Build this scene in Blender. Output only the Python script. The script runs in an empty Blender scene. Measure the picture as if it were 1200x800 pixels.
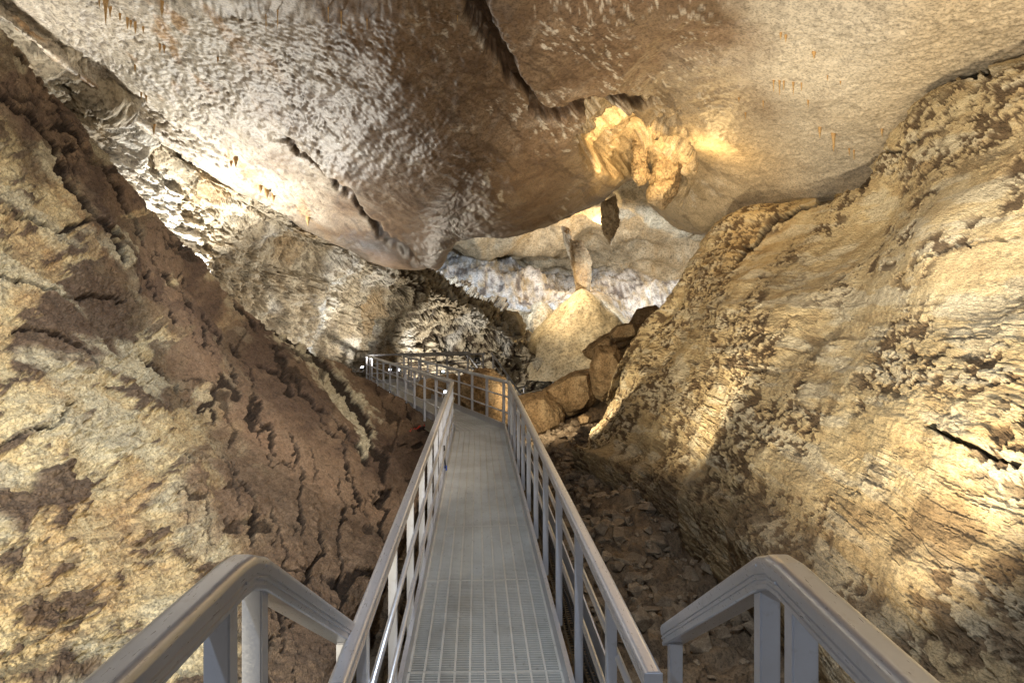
import bpy, bmesh, math, random
import numpy as np
from mathutils import Vector, Matrix
rnd = random.Random(7)
S = bpy.context.scene
C = S.collection
# ---------------------------------------------------------------- camera, world, exposure
F, CX, CY, EYE = 800.0, 600.0, 371.0, 2.2      # focal length and horizon in photo pixels, eye height over the deck
cam = bpy.data.objects.new('camera', bpy.data.cameras.new('camera')); C.objects.link(cam)
cam.location = (0, 0, EYE); cam.rotation_euler = (math.radians(90), 0, 0)
cam.data.sensor_width = 36; cam.data.lens = 24; cam.data.shift_y = -29/1200
cam.data.clip_start = 0.05; cam.data.clip_end = 500
S.camera = cam
w = bpy.data.worlds.new('World'); S.world = w; w.use_nodes = True
bg = w.node_tree.nodes['Background']
bg.inputs[0].default_value = (1.0, 0.9, 0.78, 1); bg.inputs[1].default_value = 0.19
S.view_settings.view_transform = 'Standard'; S.view_settings.look = 'None'
S.view_settings.exposure = 0; S.view_settings.gamma = 1
S.cycles.use_denoising = True
S.cycles.max_bounces = 4; S.cycles.diffuse_bounces = 3; S.cycles.glossy_bounces = 2
S.cycles.use_adaptive_sampling = True; S.cycles.adaptive_threshold = .025
S.cycles.sample_clamp_indirect = 6

def P(px, py, d):
    return Vector(((px-CX)/F*d, d, EYE-(py-CY)/F*d))

WARM, GOLD, COOL, NEUT = (1.0, .82, .55), (1.0, .68, .30), (.86, .93, 1.0), (1.0, .90, .74)
def lamp(pos, target, power, col, angle=None, blend=.6, size=.06):
    l = bpy.data.lights.new('lamp_or_fill_light', 'SPOT' if angle else 'POINT')
    l.energy = power; l.color = col; l.shadow_soft_size = size
    if angle: l.spot_size = math.radians(angle); l.spot_blend = blend
    o = bpy.data.objects.new('lamp_or_fill_light', l); C.objects.link(o)
    o.location = pos
    if target is not None:
        o.rotation_euler = (Vector(target)-Vector(pos)).to_track_quat('-Z', 'Y').to_euler()
    return o
LAMPS_AND_FILLS = [  # position, target, watts, colour, cone; some are added fill lights
    (P(250, 352, 13.2), P(330, 120, 13.0), 1050, (1, .95, .84), 150),       # behind the left ridge, up the ceiling
    (P(150, 262, 9.8), P(170, 40, 9.5), 800, (1, .93, .80), 140),
    (P(50, 130, 8.2), P(40, -40, 8.0), 60, (1, .93, .80), 140),
    (Vector((-2.2, 19.8, .3)), P(440, 240, 16), 400, NEUT, 100),
    (Vector((-3.0, 17.0, .9)), P(330, 300, 18.5), 420, NEUT, 110),  # unseen, added to lift the dim wall behind the ridge
    (P(425, 431, 20.3), P(330, 320, 18.5), 250, COOL, 110),
    (Vector((-3.7, 20.8, .7)), P(405, 340, 22), 380, NEUT, 110),  # unseen, added to brighten the dark stretch of that wall
    (P(500, 450, 24.0), P(560, 380, 29), 750, (1, .9, .74), 120),
    (P(640, 470, 27.0), P(640, 405, 31), 500, NEUT, 110),
    (Vector((.75, 2.6, .5)), Vector((4.6, 8.4, 4.9)), 1200, WARM, 76),      # right wall, from beside the deck
    (Vector((.9, -1.6, 1.2)), Vector((4.1, 4.6, 5.0)), 430, WARM, 52),
    (Vector((.60, 7.6, .2)), Vector((3.9, 11.6, 4.6)), 800, WARM, 90),
    (Vector((.5, 13.6, -.2)), Vector((3.2, 14.6, 1.6)), 420, WARM, 80),
    (Vector((-1.3, .2, .6)), Vector((-3.1, 3.8, 1.5)), 520, (1, .86, .60), 95),     # left wall, low
    (Vector((.1, 6.4, 3.4)), Vector((-3.2, 9.5, 1.2)), 420, (1, .86, .70), 84),  # added fill high over the walkway, evens out the left wall
    (Vector((1.2, 2.0, 4.2)), Vector((-3.4, 5.8, 3.0)), 620, (1, .87, .70), 84),  # added fill from the upper right for the left wall
    (P(823, 200, 12.0), None, 42, GOLD, None),
    (P(733, 205, 11.8), P(722, 160, 13.5), 260, GOLD, 80),
    (P(756, 240, 13.2), P(757, 170, 14.8), 210, GOLD, 70),
    (P(652, 300, 36.0), None, 90, GOLD, None),
    (P(700, 270, 35.0), None, 260, GOLD, None),
    (P(650, 300, 29.0), P(684, 366, 31), 900, (1, .80, .50), 100),
    (P(600, 405, 29.0), P(650, 370, 31), 120, GOLD, 130),
    (P(560, 285, 30.0), P(600, 345, 38), 1700, (.78, .88, 1.0), 110),
    (P(760, 300, 29.0), P(730, 360, 38), 1700, (.78, .88, 1.0), 110),
    (Vector((.2, 2.0, 5.4)), Vector((0, 7, 0)), 640, COOL, 100),            # unseen overhead fill, added for the deck and rails
    (Vector((-1.6, -1.2, 4.0)), Vector((0, 2.0, 1.5)), 170, (.70, .85, 1.0), 120),
    (Vector((-.5, 9.0, 5.0)), Vector((-.6, 12, 0)), 460, COOL, 90),  # added fill from above to brighten the far deck
    (Vector((-2.6, 17.5, 4.2)), Vector((-3.2, 20, 0)), 260, COOL, 100),
    (Vector((1.5, 3.2, 2.9)), Vector((4.2, 7.6, 6)), 620, NEUT, 110),         # right part of the ceiling
    (Vector((.3, 14.6, .5)), Vector((1.8, 18.6, .3)), 430, WARM, 100),       # fill light added for the boulders
]
for a in LAMPS_AND_FILLS: lamp(*a)

# ---------------------------------------------------------------- noise
_r = np.random.RandomState(5)
_G = 32
_gt = _r.normal(size=(_G**3, 3)); _gt = (_gt/np.linalg.norm(_gt, axis=1)[:, None]).astype(np.float32)
_gx, _gy, _gz = [np.ascontiguousarray(_gt[:, k]) for k in range(3)]
_pt = _r.rand(_G**3, 4).astype(np.float32)
def perlin(p):
    """gradient noise with a period of 32 cells; each octave is shifted and rotated by its caller's scale"""
    p = np.asarray(p, np.float32)
    out = np.empty(len(p), np.float32)
    for s0 in range(0, len(p), 32768):
        x, y, z = np.ascontiguousarray(p[s0:s0+32768].T)
        fx, fy, fz = np.floor(x), np.floor(y), np.floor(z)
        ix = fx.astype(np.int32); iy = fy.astype(np.int32); iz = fz.astype(np.int32)
        x -= fx; y -= fy; z -= fz
        u = x*x*x*(x*(x*6-15)+10); v = y*y*y*(y*(y*6-15)+10); w = z*z*z*(z*(z*6-15)+10)
        X = ((ix & 31) << 10, ((ix+1) & 31) << 10); Y = ((iy & 31) << 5, ((iy+1) & 31) << 5); Z = (iz & 31, (iz+1) & 31)
        def c(a, b, d):
            h = X[a]+Y[b]+Z[d]
            return _gx[h]*(x-a)+_gy[h]*(y-b)+_gz[h]*(z-d)
        def l(a, b):
            t = c(a, b, 0); return t+w*(c(a, b, 1)-t)
        t0 = l(0, 0); t0 += v*(l(0, 1)-t0); t1 = l(1, 0); t1 += v*(l(1, 1)-t1)
        out[s0:s0+32768] = t0+u*(t1-t0)
    return out*1.5
def fbm(p, oct=4, gain=.5, lac=2.03):
    r, a, q = 0, 1.0, np.asarray(p, np.float32)
    for k in range(oct):
        r = r+a*perlin(q+k*17.3); a *= gain; q = q*lac
    return r
def ridged(p, oct=3, gain=.55):
    r, a, q = 0, 1.0, np.asarray(p, np.float32)
    for k in range(oct):
        r = r+a*(1-np.abs(perlin(q+k*9.1))*2); a *= gain; q = q*2.1
    return r
def worley(p):
    """distance to the nearest cell point, gap to the second one, and a random number of the nearest cell"""
    p = np.asarray(p, np.float32); o1 = np.empty(len(p), np.float32); o2 = o1.copy(); o3 = o1.copy()
    for s0 in range(0, len(p), 32768):
        x, y, z = np.ascontiguousarray(p[s0:s0+32768].T)
        ix, iy, iz = [np.floor(a).astype(np.int32) for a in (x, y, z)]
        x -= ix; y -= iy; z -= iz
        d1 = np.full(len(x), 99., np.float32); d2 = d1.copy(); idn = np.zeros(len(x), np.float32)
        for dx in (-1, 0, 1):
            for dy in (-1, 0, 1):
                for dz in (-1, 0, 1):
                    q = _pt[(((ix+dx) & 31) << 10)+(((iy+dy) & 31) << 5)+((iz+dz) & 31)]
                    d = (x-dx-q[:, 0])**2+(y-dy-q[:, 1])**2+(z-dz-q[:, 2])**2
                    m = d < d1
                    d2 = np.where(m, d1, np.minimum(d2, d)); idn = np.where(m, q[:, 3], idn); d1 = np.where(m, d, d1)
        d1 = np.sqrt(d1); o1[s0:s0+32768] = d1; o2[s0:s0+32768] = np.sqrt(d2)-d1; o3[s0:s0+32768] = idn
    return o1, o2, o3
def ss(a, b, x):
    t = np.clip((x-a)/(b-a), 0, 1); return t*t*(3-2*t)
def polydist(px, py, pts):
    """distance in photo pixels to a polyline, the side (+ on its right going along), and the fraction along"""
    best = np.full(px.shape, 1e9, np.float32); side = np.ones_like(best); al = np.zeros_like(best)
    n = len(pts)-1
    for k in range(n):
        (x0, y0), (x1, y1) = pts[k], pts[k+1]
        dx, dy = x1-x0, y1-y0; L2 = dx*dx+dy*dy
        t = np.clip(((px-x0)*dx+(py-y0)*dy)/L2, 0, 1)
        d = np.hypot(px-x0-t*dx, py-y0-t*dy)
        s = np.sign(dx*(py-y0)-dy*(px-x0))
        m = d < best
        best = np.where(m, d, best); side = np.where(m, s, side); al = np.where(m, (k+t)/n, al)
    return best, side, al

# ---------------------------------------------------------------- rock sheets from control rows
def catmull(c, n, axis):
    """resample control array c (rows, cols, 3) along axis to n samples, densest inside the frame"""
    c = np.moveaxis(c, axis, 0); m = c.shape[0]
    seg = np.linalg.norm(np.diff(c[..., :2], axis=0), axis=-1)
    L = np.maximum(seg.reshape(m-1, -1).mean(1), 4.)
    fr = np.linspace(0, 1, 5)[:, None, None]
    pos = c[None, :-1, :, :2]*(1-fr[..., None])+c[None, 1:, :, :2]*fr[..., None]
    ins = ((pos[..., 0] > -15) & (pos[..., 0] < 1215) & (pos[..., 1] > -15) & (pos[..., 1] < 815)).mean(0)
    seg = (seg*(.05+ins)).reshape(m-1, -1)
    seg = np.maximum(.5*seg.mean(1)+.5*seg.max(1), 5.)
    cum = np.concatenate([[0], np.cumsum(seg)]); t = np.interp(np.linspace(0, cum[-1], n), cum, np.arange(m))
    k = np.clip(t.astype(int), 0, m-2); f = (t-k).reshape((-1,)+(1,)*(c.ndim-1))
    g = lambda j: c[np.clip(j, 0, m-1)]
    p0, p1, p2, p3 = g(k-1), g(k), g(k+1), g(k+2)
    sh_ = (-1,)+(1,)*(c.ndim-1)
    La, Lb, Lc = [L[np.clip(k+j, 0, m-2)].reshape(sh_) for j in (-1, 0, 1)]
    m1 = Lb*((p1-p0)/La*Lb+(p2-p1)/Lb*La)/(La+Lb); m2 = Lb*((p2-p1)/Lb*Lc+(p3-p2)/Lc*Lb)/(Lb+Lc)
    r = (2*f**3-3*f**2+1)*p1+(f**3-2*f**2+f)*m1+(-2*f**3+3*f**2)*p2+(f**3-f**2)*m2
    return np.moveaxis(r, 0, axis)
def pn(px, py, sc, k=0., oct=3):
    return fbm(np.stack([px/sc+k, py/sc+k*1.7, np.full(px.shape, .37+k)], 1), oct)
class Sheet:
    def __init__(s, rows, nv, nu):
        c = np.array(rows, np.float64); c[..., 2] = 1/c[..., 2]
        c = catmull(catmull(c, nv, 0), nu, 1)
        s.nv, s.nu = nv, nu
        s.px, s.py, s.d = (c[..., 0].ravel(), c[..., 1].ravel(), 1/np.maximum(c[..., 2].ravel(), 1/120.))
        s.place()
    def place(s):
        s.co = np.stack([(s.px-CX)/F*s.d, s.d, EYE-(s.py-CY)/F*s.d], 1)
    def normals(s):
        g = s.co.reshape(s.nv, s.nu, 3)
        n = np.cross(np.gradient(g, axis=1), np.gradient(g, axis=0)).reshape(-1, 3)
        n /= np.linalg.norm(n, axis=1)[:, None]+1e-9
        v = s.co-np.array([0, 0, EYE])
        fl = np.sign(-(n*v).sum(1)); big = np.sign(fl.sum()) or 1
        return n*big
    def push(s, amount):       # metres along the smooth normal, towards the open cave when positive
        s.co = s.co+s.n0*np.asarray(amount)[:, None]
    def freeze(s, col=None):
        s.n0 = s.normals()
        if col:                 # one direction per column, so that relief on the crest does not fan out
            n = s.n0.reshape(s.nv, s.nu, 3); m = n[int(s.nv*col[0]):int(s.nv*col[1])].mean(0, keepdims=True)
            n = .2*n+.8*m; s.n0 = (n/np.linalg.norm(n, axis=-1, keepdims=True)).reshape(-1, 3)
    def build(s, name, mat, attrs={}, smooth=True):
        me = bpy.data.meshes.new(name); nv, nu = s.nv, s.nu
        me.vertices.add(nv*nu); me.vertices.foreach_set('co', s.co.astype(np.float32).ravel())
        a = (np.arange(nv-1)[:, None]*nu+np.arange(nu-1)[None]).ravel()
        q = np.stack([a, a+1, a+nu+1, a+nu], 1).astype(np.int32)
        me.loops.add(q.size); me.loops.foreach_set('vertex_index', q.ravel())
        me.polygons.add(len(q)); me.polygons.foreach_set('loop_start', np.arange(0, q.size, 4, dtype=np.int32))
        me.polygons.foreach_set('use_smooth', np.full(len(q), smooth))
        me.update(calc_edges=True)
        for k, v in attrs.items():
            at = me.attributes.new(k, 'FLOAT', 'POINT'); at.data.foreach_set('value', np.clip(v, 0, 1).astype(np.float32))
        me.materials.append(mat)
        o = bpy.data.objects.new(name, me); C.objects.link(o)
        return o

# ---------------------------------------------------------------- materials
def nodes(name):
    m = bpy.data.materials.new(name); m.use_nodes = True
    nt = m.node_tree; b = nt.nodes['Principled BSDF']
    return m, nt, b
def N(nt, t, **kw):
    n = nt.nodes.new(t)
    for k, v in kw.items():
        if k.startswith('i_'): n.inputs[k[2:].replace('_', ' ')].default_value = v
        else: setattr(n, k, v)
    return n
def mixc(nt, fac, a, b, mode='MIX'):
    n = nt.nodes.new('ShaderNodeMix'); n.data_type = 'RGBA'; n.blend_type = mode
    for sock, v in ((n.inputs[0], fac), (n.inputs[6], a), (n.inputs[7], b)):
        if isinstance(v, bpy.types.NodeSocket): nt.links.new(v, sock)
        elif isinstance(v, (int, float)): sock.default_value = v
        else: sock.default_value = (*v, 1)
    return n.outputs[2]
def mathn(nt, op, a, b=0.0):
    n = nt.nodes.new('ShaderNodeMath'); n.operation = op
    for sock, v in ((n.inputs[0], a), (n.inputs[1], b)):
        if isinstance(v, bpy.types.NodeSocket): nt.links.new(v, sock)
        else: sock.default_value = v
    return n.outputs[0]
def coords(nt, scale=(1, 1, 1), rot=(0, 0, 0)):
    t = nt.nodes.new('ShaderNodeTexCoord'); m = nt.nodes.new('ShaderNodeMapping')
    m.inputs['Scale'].default_value = scale; m.inputs['Rotation'].default_value = rot
    nt.links.new(t.outputs['Object'], m.inputs['Vector']); return m.outputs[0]
def noise(nt, vec, scale, detail=6, rough=.6, dist=0):
    n = N(nt, 'ShaderNodeTexNoise'); n.inputs['Scale'].default_value = scale; n.inputs['Detail'].default_value = detail
    n.inputs['Roughness'].default_value = rough; n.inputs['Distortion'].default_value = dist
    nt.links.new(vec, n.inputs['Vector']); return n.outputs['Fac']
def ramp(nt, fac, stops):
    r = nt.nodes.new('ShaderNodeValToRGB'); e = r.color_ramp.elements
    while len(e) < len(stops): e.new(.5)
    for x, (p, c) in zip(e, stops):
        x.position = p; x.color = (*c, 1) if not isinstance(c, (int, float)) else (c, c, c, 1)
    nt.links.new(fac, r.inputs[0]); return r.outputs[0]
def attr(nt, name):
    a = nt.nodes.new('ShaderNodeAttribute'); a.attribute_name = name; return a.outputs['Fac']
def rock_material(name, base, layers=(), scale=(1, 1, 1), rot=(0, 0, 0), fine=14, bump=.6, bdist=.03, rough=.85, var=.5, grain=.55, chips=.35, cracks=.45):
    """base: ramp stops over a broad noise; layers: (attribute, colour) mixed over it: deposits, tints, painted shade and glints"""
    m, nt, b = nodes(name)
    v = coords(nt, scale, rot)
    n1 = noise(nt, v, 1.6, 7, .68, .3); n2 = noise(nt, v, fine, 5, .72)
    n3 = noise(nt, v, fine*5, 2, .7)
    col = ramp(nt, n1, base)
    for a, c in layers:
        f = attr(nt, a)
        c2 = mixc(nt, n2, [x*.75 for x in c], [min(1, x*1.3) for x in c])
        col = mixc(nt, f, col, c2)
    sp = ramp(nt, n2, [(.30, 1-var), (.5, 1.0), (.72, 1.0)])
    col = mixc(nt, 1.0, col, sp, 'MULTIPLY')
    gr = ramp(nt, n3, [(.32, 1-grain), (.55, 1.0)])
    col = mixc(nt, 1.0, col, gr, 'MULTIPLY')
    nt.links.new(col, b.inputs['Base Color'])
    b.inputs['Roughness'].default_value = rough; b.inputs['Specular IOR Level'].default_value = .35
    wv = nt.nodes.new('ShaderNodeVectorMath'); wv.operation = 'ADD'; nv_ = N(nt, 'ShaderNodeTexNoise'); nv_.inputs['Scale'].default_value = fine*.8
    nt.links.new(v, nv_.inputs['Vector']); sc_ = nt.nodes.new('ShaderNodeVectorMath'); sc_.operation = 'SCALE'; sc_.inputs['Scale'].default_value = .35/fine*2
    nt.links.new(nv_.outputs['Color'], sc_.inputs[0]); nt.links.new(v, wv.inputs[0]); nt.links.new(sc_.outputs[0], wv.inputs[1])
    vo = nt.nodes.new('ShaderNodeTexVoronoi'); vo.inputs['Scale'].default_value = fine*1.7; nt.links.new(wv.outputs[0], vo.inputs['Vector'])
    sep = nt.nodes.new('ShaderNodeSeparateColor'); nt.links.new(vo.outputs['Color'], sep.inputs[0])
    chip = mathn(nt, 'ADD', mathn(nt, 'MULTIPLY', sep.outputs[0], chips), mathn(nt, 'MULTIPLY', vo.outputs['Distance'], -chips*.8))
    h = mathn(nt, 'ADD', n2, chip)
    bp = nt.nodes.new('ShaderNodeBump'); bp.inputs['Strength'].default_value = bump; bp.inputs['Distance'].default_value = bdist
    nt.links.new(h, bp.inputs['Height']); nt.links.new(bp.outputs[0], b.inputs['Normal'])
    return m
def metal_material(name, col, rough=.35, metallic=.85, scratch=.12, dirt=0.0):
    m, nt, b = nodes(name)
    v = coords(nt, (1, 1, 1)); n = noise(nt, v, 9, 6, .65); n2 = noise(nt, coords(nt, (60, 6, 60)), 3, 3, .6)
    c = mixc(nt, n, [x*.90 for x in col], [min(1, x*1.05) for x in col])
    if dirt:
        d1 = noise(nt, v, 1.3, 6, .65, .4); d2 = noise(nt, v, 22, 3, .7)
        c = mixc(nt, ramp(nt, d1, [(.42, 0.0), (.68, dirt)]), c, (.20, .16, .11)); c = mixc(nt, ramp(nt, d2, [(.60, 0.0), (.70, dirt)]), c, (.16, .12, .08))
    nt.links.new(c, b.inputs['Base Color']); b.inputs['Metallic'].default_value = metallic
    r = mathn(nt, 'ADD', mathn(nt, 'MULTIPLY', n2, scratch*2), rough-scratch)
    nt.links.new(r, b.inputs['Roughness'])
    bp = nt.nodes.new('ShaderNodeBump'); bp.inputs['Strength'].default_value = .12; bp.inputs['Distance'].default_value = .002
    nt.links.new(n2, bp.inputs['Height']); nt.links.new(bp.outputs[0], b.inputs['Normal'])
    return m

M_left = rock_material('ochre_clay_rock', [(.32, (.50, .33, .17)), (.5, (.64, .52, .31)), (.66, (.74, .67, .46))],
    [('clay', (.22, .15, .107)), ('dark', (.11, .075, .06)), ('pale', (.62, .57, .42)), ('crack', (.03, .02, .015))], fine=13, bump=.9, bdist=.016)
M_right = rock_material('bedded_limestone', [(.3, (.44, .32, .17)), (.5, (.60, .48, .28)), (.7, (.72, .62, .41))],
    [('pale', (.66, .60, .45)), ('dark', (.12, .078, .043)), ('crack', (.05, .032, .02))], scale=(1, 1, 3.0), rot=(0, 0, 0), fine=12, bump=.9, bdist=.018)
M_ceil = rock_material('smooth_cave_roof', [(.3, (.155, .10, .064)), (.5, (.22, .148, .095)), (.7, (.30, .215, .14))],
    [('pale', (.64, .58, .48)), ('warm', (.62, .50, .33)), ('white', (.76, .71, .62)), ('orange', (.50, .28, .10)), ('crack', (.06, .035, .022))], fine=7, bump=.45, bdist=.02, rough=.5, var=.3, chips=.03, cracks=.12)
M_wall = rock_material('pitted_pale_rock', [(.3, (.30, .24, .16)), (.5, (.48, .42, .32)), (.7, (.62, .58, .48))],
    [('dark', (.07, .05, .035)), ('white', (.72, .72, .70)), ('orange', (.50, .33, .15))], fine=3.5, bump=.8, bdist=.05)
M_back = rock_material('honey_flowstone', [(.3, (.48, .38, .24)), (.5, (.60, .50, .34)), (.7, (.70, .62, .46))],
    [('white', (.78, .79, .80)), ('dark', (.15, .12, .11))], fine=2.2, bump=.6, bdist=.08, rough=.7, chips=.1, cracks=.1)
M_boulder = rock_material('brown_boulder_rock', [(.3, (.25, .16, .08)), (.5, (.38, .26, .14)), (.7, (.50, .38, .23))],
    [('dark', (.08, .05, .03))], fine=5, bump=.7, bdist=.03)
M_floor = rock_material('rubble_earth', [(.3, (.11, .08, .052)), (.5, (.18, .13, .085)), (.7, (.27, .20, .13))],
    [('crack', (.03, .02, .015))], fine=10, bump=1, bdist=.03)
M_stone = rock_material('rubble_stone_rock', [(.3, (.15, .115, .08)), (.5, (.26, .20, .14)), (.7, (.40, .33, .24))], fine=9, bump=.7, bdist=.02)
M_gold = rock_material('golden_pillar_rock', [(.3, (.28, .20, .12)), (.5, (.42, .32, .20)), (.7, (.56, .46, .32))], [('dark', (.10, .065, .04))], fine=4, bump=.8, bdist=.05)
M_alu = metal_material('brushed_aluminium', (.58, .61, .69), .30, .65, .08, dirt=.14)
M_galv = metal_material('galvanised_grating', (.67, .68, .67), .42, .3, dirt=.32)
M_zinc = metal_material('painted_grey_steel', (.52, .55, .64), .42, .35, dirt=.18)
M_beam = metal_material('beige_steel_beam', (.42, .40, .33), .5, .4)
M_black = metal_material('black_plastic', (.02, .02, .022), .5, 0)
M_blue = metal_material('blue_plastic', (.02, .10, .55), .4, 0)
M_red = metal_material('red_tape', (.6, .06, .03), .6, 0)

def tag(o, label=None, cat=None, group=None, kind=None):
    if label: o['label'] = label
    if cat: o['category'] = cat
    if group: o['group'] = group
    if kind: o['kind'] = kind
    return o

# ---------------------------------------------------------------- LEFT ROCK FACE
ridge = [(-500,-520,3.4),(-250,-220,4.6),(0,33,6.2),(82,128,7.2),(150,213,8.4),(212,288,10),(300,374,12.2),(404,430,14.6),(432,445,15.2),(468,470,15.8),(502,502,16.0),(540,532,16.2)]
bott = [(-700,1150,1.9),(-450,1150,2.1),(-200,1150,2.3),(0,1120,2.5),(150,1060,2.9),(280,980,3.3),(368,860,4.1),(398,770,5.0),(430,700,6.2),(458,650,7.6),(490,600,10.2),(520,585,12.6)]
def lerp_row(a, b, t, bulge=0):
    out = []
    for (x0, y0, d0), (x1, y1, d1) in zip(a, b):
        inv = (1-t)/d0+t/d1
        out.append((x0+(x1-x0)*t, y0+(y1-y0)*t, 1/(inv*(1+bulge))))
    return out
under = [(x-60, y+170, d*1.25) for x, y, d in bott]
back1 = [(x-25, y+8, d*1.10) for x, y, d in ridge]
back2 = [(x-110, y+60, d*1.45) for x, y, d in ridge]
sh = Sheet([under, bott, lerp_row(bott, ridge, .35, .05), lerp_row(bott, ridge, .7, .04), lerp_row(bott, ridge, .93, .02), ridge, back1, back2], 620, 600)
sh.freeze((.25, .75)); c0 = sh.co.copy()
# direction field: cracks run down the ridge from upper left to lower right
U = np.array([-.05, .80, -.60]); V = np.array([.55, .45, .70]); W = np.cross(U, V)
wp = c0+.25*np.stack([fbm(c0*.9+k*11, 3) for k in range(3)], 1)
q = np.stack([wp@U*.55, wp@V*2.4, wp@W*1.2], 1)
wob = pn(sh.px, sh.py, 110, .7, 4)*55+pn(sh.px, sh.py, 18, 2.7, 3)*16
zone = ss(-25, 45, sh.px-np.interp(sh.py, [250, 330, 420, 520, 620, 720, 800], [190, 185, 200, 225, 245, 250, 262])+wob)
dr, sr, _ = polydist(sh.px, sh.py, [(-250,-220),(0,33),(82,128),(150,213),(212,288),(300,374),(400,440),(534,512)])
upper = 1-ss(62, 105, dr+wob*.6)
zone = np.maximum(zone, upper)*(1-.8*ss(.12, .3, pn(sh.px, sh.py, 55, 6.6, 4))*ss(330, 200, sh.px))
gy = np.interp(sh.py, [-600, 150, 300, 450, 600, 800, 1200], [-675, 0, 130, 215, 270, 310, 350])
ff = sh.px-gy+pn(sh.px, sh.py, 70, 1.3, 4)*34+pn(sh.px, sh.py, 12, 8.3, 3)*5; z0 = np.zeros_like(ff)
cr = np.abs(perlin(np.stack([ff/46, sh.py/150, z0+.5], 1))); crack = (1-ss(.02, .055, cr))*ss(-.10, .15, perlin(np.stack([ff/70, sh.py/90, z0+7.5], 1)))
cr2 = np.abs(perlin(np.stack([ff/20, sh.py/70, z0+3.5], 1))); crack2 = (1-ss(.03, .12, cr2))*ss(-.02, .12, perlin(np.stack([ff/40, sh.py/50, z0+9.5], 1)))
# long hand placed fissures
fis = 0
for pts, wd in (([(-20,105),(0,115),(30,135),(55,170),(75,210),(95,240),(120,280),(135,310)], 13), ([(0,252),(35,260),(65,272),(100,262),(140,285),(170,330)], 6),
                ([(195,240),(225,280),(260,340),(300,395)], 7), ([(110,130),(150,185),(185,235)], 5), ([(20,60),(60,110),(95,170),(130,220),(160,270),(215,360),(240,420)], 4),
                ([(351,400),(380,429),(402,458),(418,477),(432,496),(431,518),(444,541),(453,570),(447,592)], 11), ([(300,370),(330,395),(351,400)], 6),
                ([(274,400),(287,422),(300,450)], 5), ([(319,406),(327,429),(333,454),(338,472)], 7), ([(303,426),(322,438),(330,448)], 5),
                ([(293,480),(306,499),(315,518),(311,541)], 5), ([(335,515),(345,538),(351,554),(343,592),(346,643)], 4), ([(269,544),(287,582),(295,618),(292,643)], 7), ([(255,530),(268,560),(272,600)], 3),
                ([(354,464),(383,490),(396,506),(415,522),(434,547)], 4), ([(373,496),(402,528),(421,566),(425,600)], 3), ([(252,410),(262,432),(271,454)], 6), ([(232,360),(245,390),(252,410)], 4),
                ([(364,624),(372,650),(362,672),(352,690)], 8), ([(310,600),(325,640),(335,670)], 3), ([(395,560),(400,590),(392,640),(398,690)], 3),
                ([(85,465),(60,500),(0,520)], 2), ([(0,322),(40,330),(75,350),(110,345),(150,352)], 3), ([(170,410),(200,440),(230,490)], 4), ([(20,385),(60,390),(95,415),(110,440)], 4)):
    dd, _, al = polydist(sh.px+pn(sh.px, sh.py, 16, .2)*5+pn(sh.px, sh.py, 45, 3.2, 1)*6, sh.py+pn(sh.px, sh.py, 14, 5.1)*5, pts)
    wv = (.5+wd*.46*(.35+.65*np.abs(np.sin(al*11+wd*2))))*np.clip(np.minimum(al, 1-al)*9+.25, 0, 1)
    fis = np.maximum(fis, 1-ss(wv*.75, wv+.9, dd))
n_l = fbm(c0*.7, 3)*.15
ddp, _, _ = polydist(sh.px+pn(sh.px, sh.py, 25, 4.4)*9, sh.py, [(335,392),(375,432),(400,462),(425,492),(428,520)])
pstrip = 1-ss(8, 15, ddp+10*fbm(c0*5, 3))
# clay coat that flakes off the pale bedded rock
bed = np.stack([c0[:, 0]*1.2, c0[:, 1]*1.2, c0[:, 2]*3.2+c0[:, 1]*.9], 1)
ax = sh.px*.94-sh.py*.34; ay = sh.px*.34+sh.py*.94; wj = pn(sh.px, sh.py, 30, 1.1, 2)*8
f1 = fbm(np.stack([ax/52, (ay+wj)/21, np.full(ax.shape, 2.5)], 1), 5, .58)
f2 = fbm(np.stack([ax/150, (ay+wj)/95, np.full(ax.shape, 6.5)], 1), 5, .55)
big = np.exp(-(((sh.px-80)/70)**2+((sh.py-425)/50)**2)); up_ = ss(520, 300, sh.py)
dark = np.maximum(ss(.33, .37, f1+.10*pn(sh.px, sh.py, 200, 5.)), ss(.30, .33, f2+.45*big+.10*up_))*(1-.8*zone)
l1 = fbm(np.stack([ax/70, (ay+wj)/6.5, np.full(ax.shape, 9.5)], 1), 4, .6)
slot = ss(.20, .34, l1)*(1-zone)  # thin bedding shadows, painted through the dark layer
ter = fbm(bed*2.0+7, 4, .6)
tstep = np.floor(ter*4+.0)+ss(.75, 1, (ter*4) % 1)
w1, w2, wid = worley(np.stack([wp@U*1.3, wp@V*1.3, wp@W*1.3], 1)+.2*fbm(c0*3, 2)[:, None])
blocks = (wid-.5)*.10
crack = ss(.3, .6, crack); crack2 = ss(.35, .7, crack2); fis = ss(.3, .6, fis)
sh.push(n_l*.8+l1*.012*(1-.6*zone)-.010*slot+tstep*.006*(1-.5*zone)+blocks*.12*(.4+.6*(1-zone))+.03*dark+fbm(bed*4, 4, .6)*.02+ridged(q*2, 3)*.014*(.3+zone)
        -.04*crack*(.1+.9*zone)-.02*crack2*(.1+.9*zone)-.07*fis+(.010*perlin(c0*15)+.008*perlin(c0*27)+.005*perlin(c0*52))*(1.2-.5*zone)+pstrip*fbm(c0*9, 3)*.05-.012*(1-ss(0, .05, w2))*(1-zone))
edge = np.maximum(np.maximum(crack*(zone > .4), crack2*.75*(zone > .5)), fis)  # crack layer: shade painted into the crevices
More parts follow.
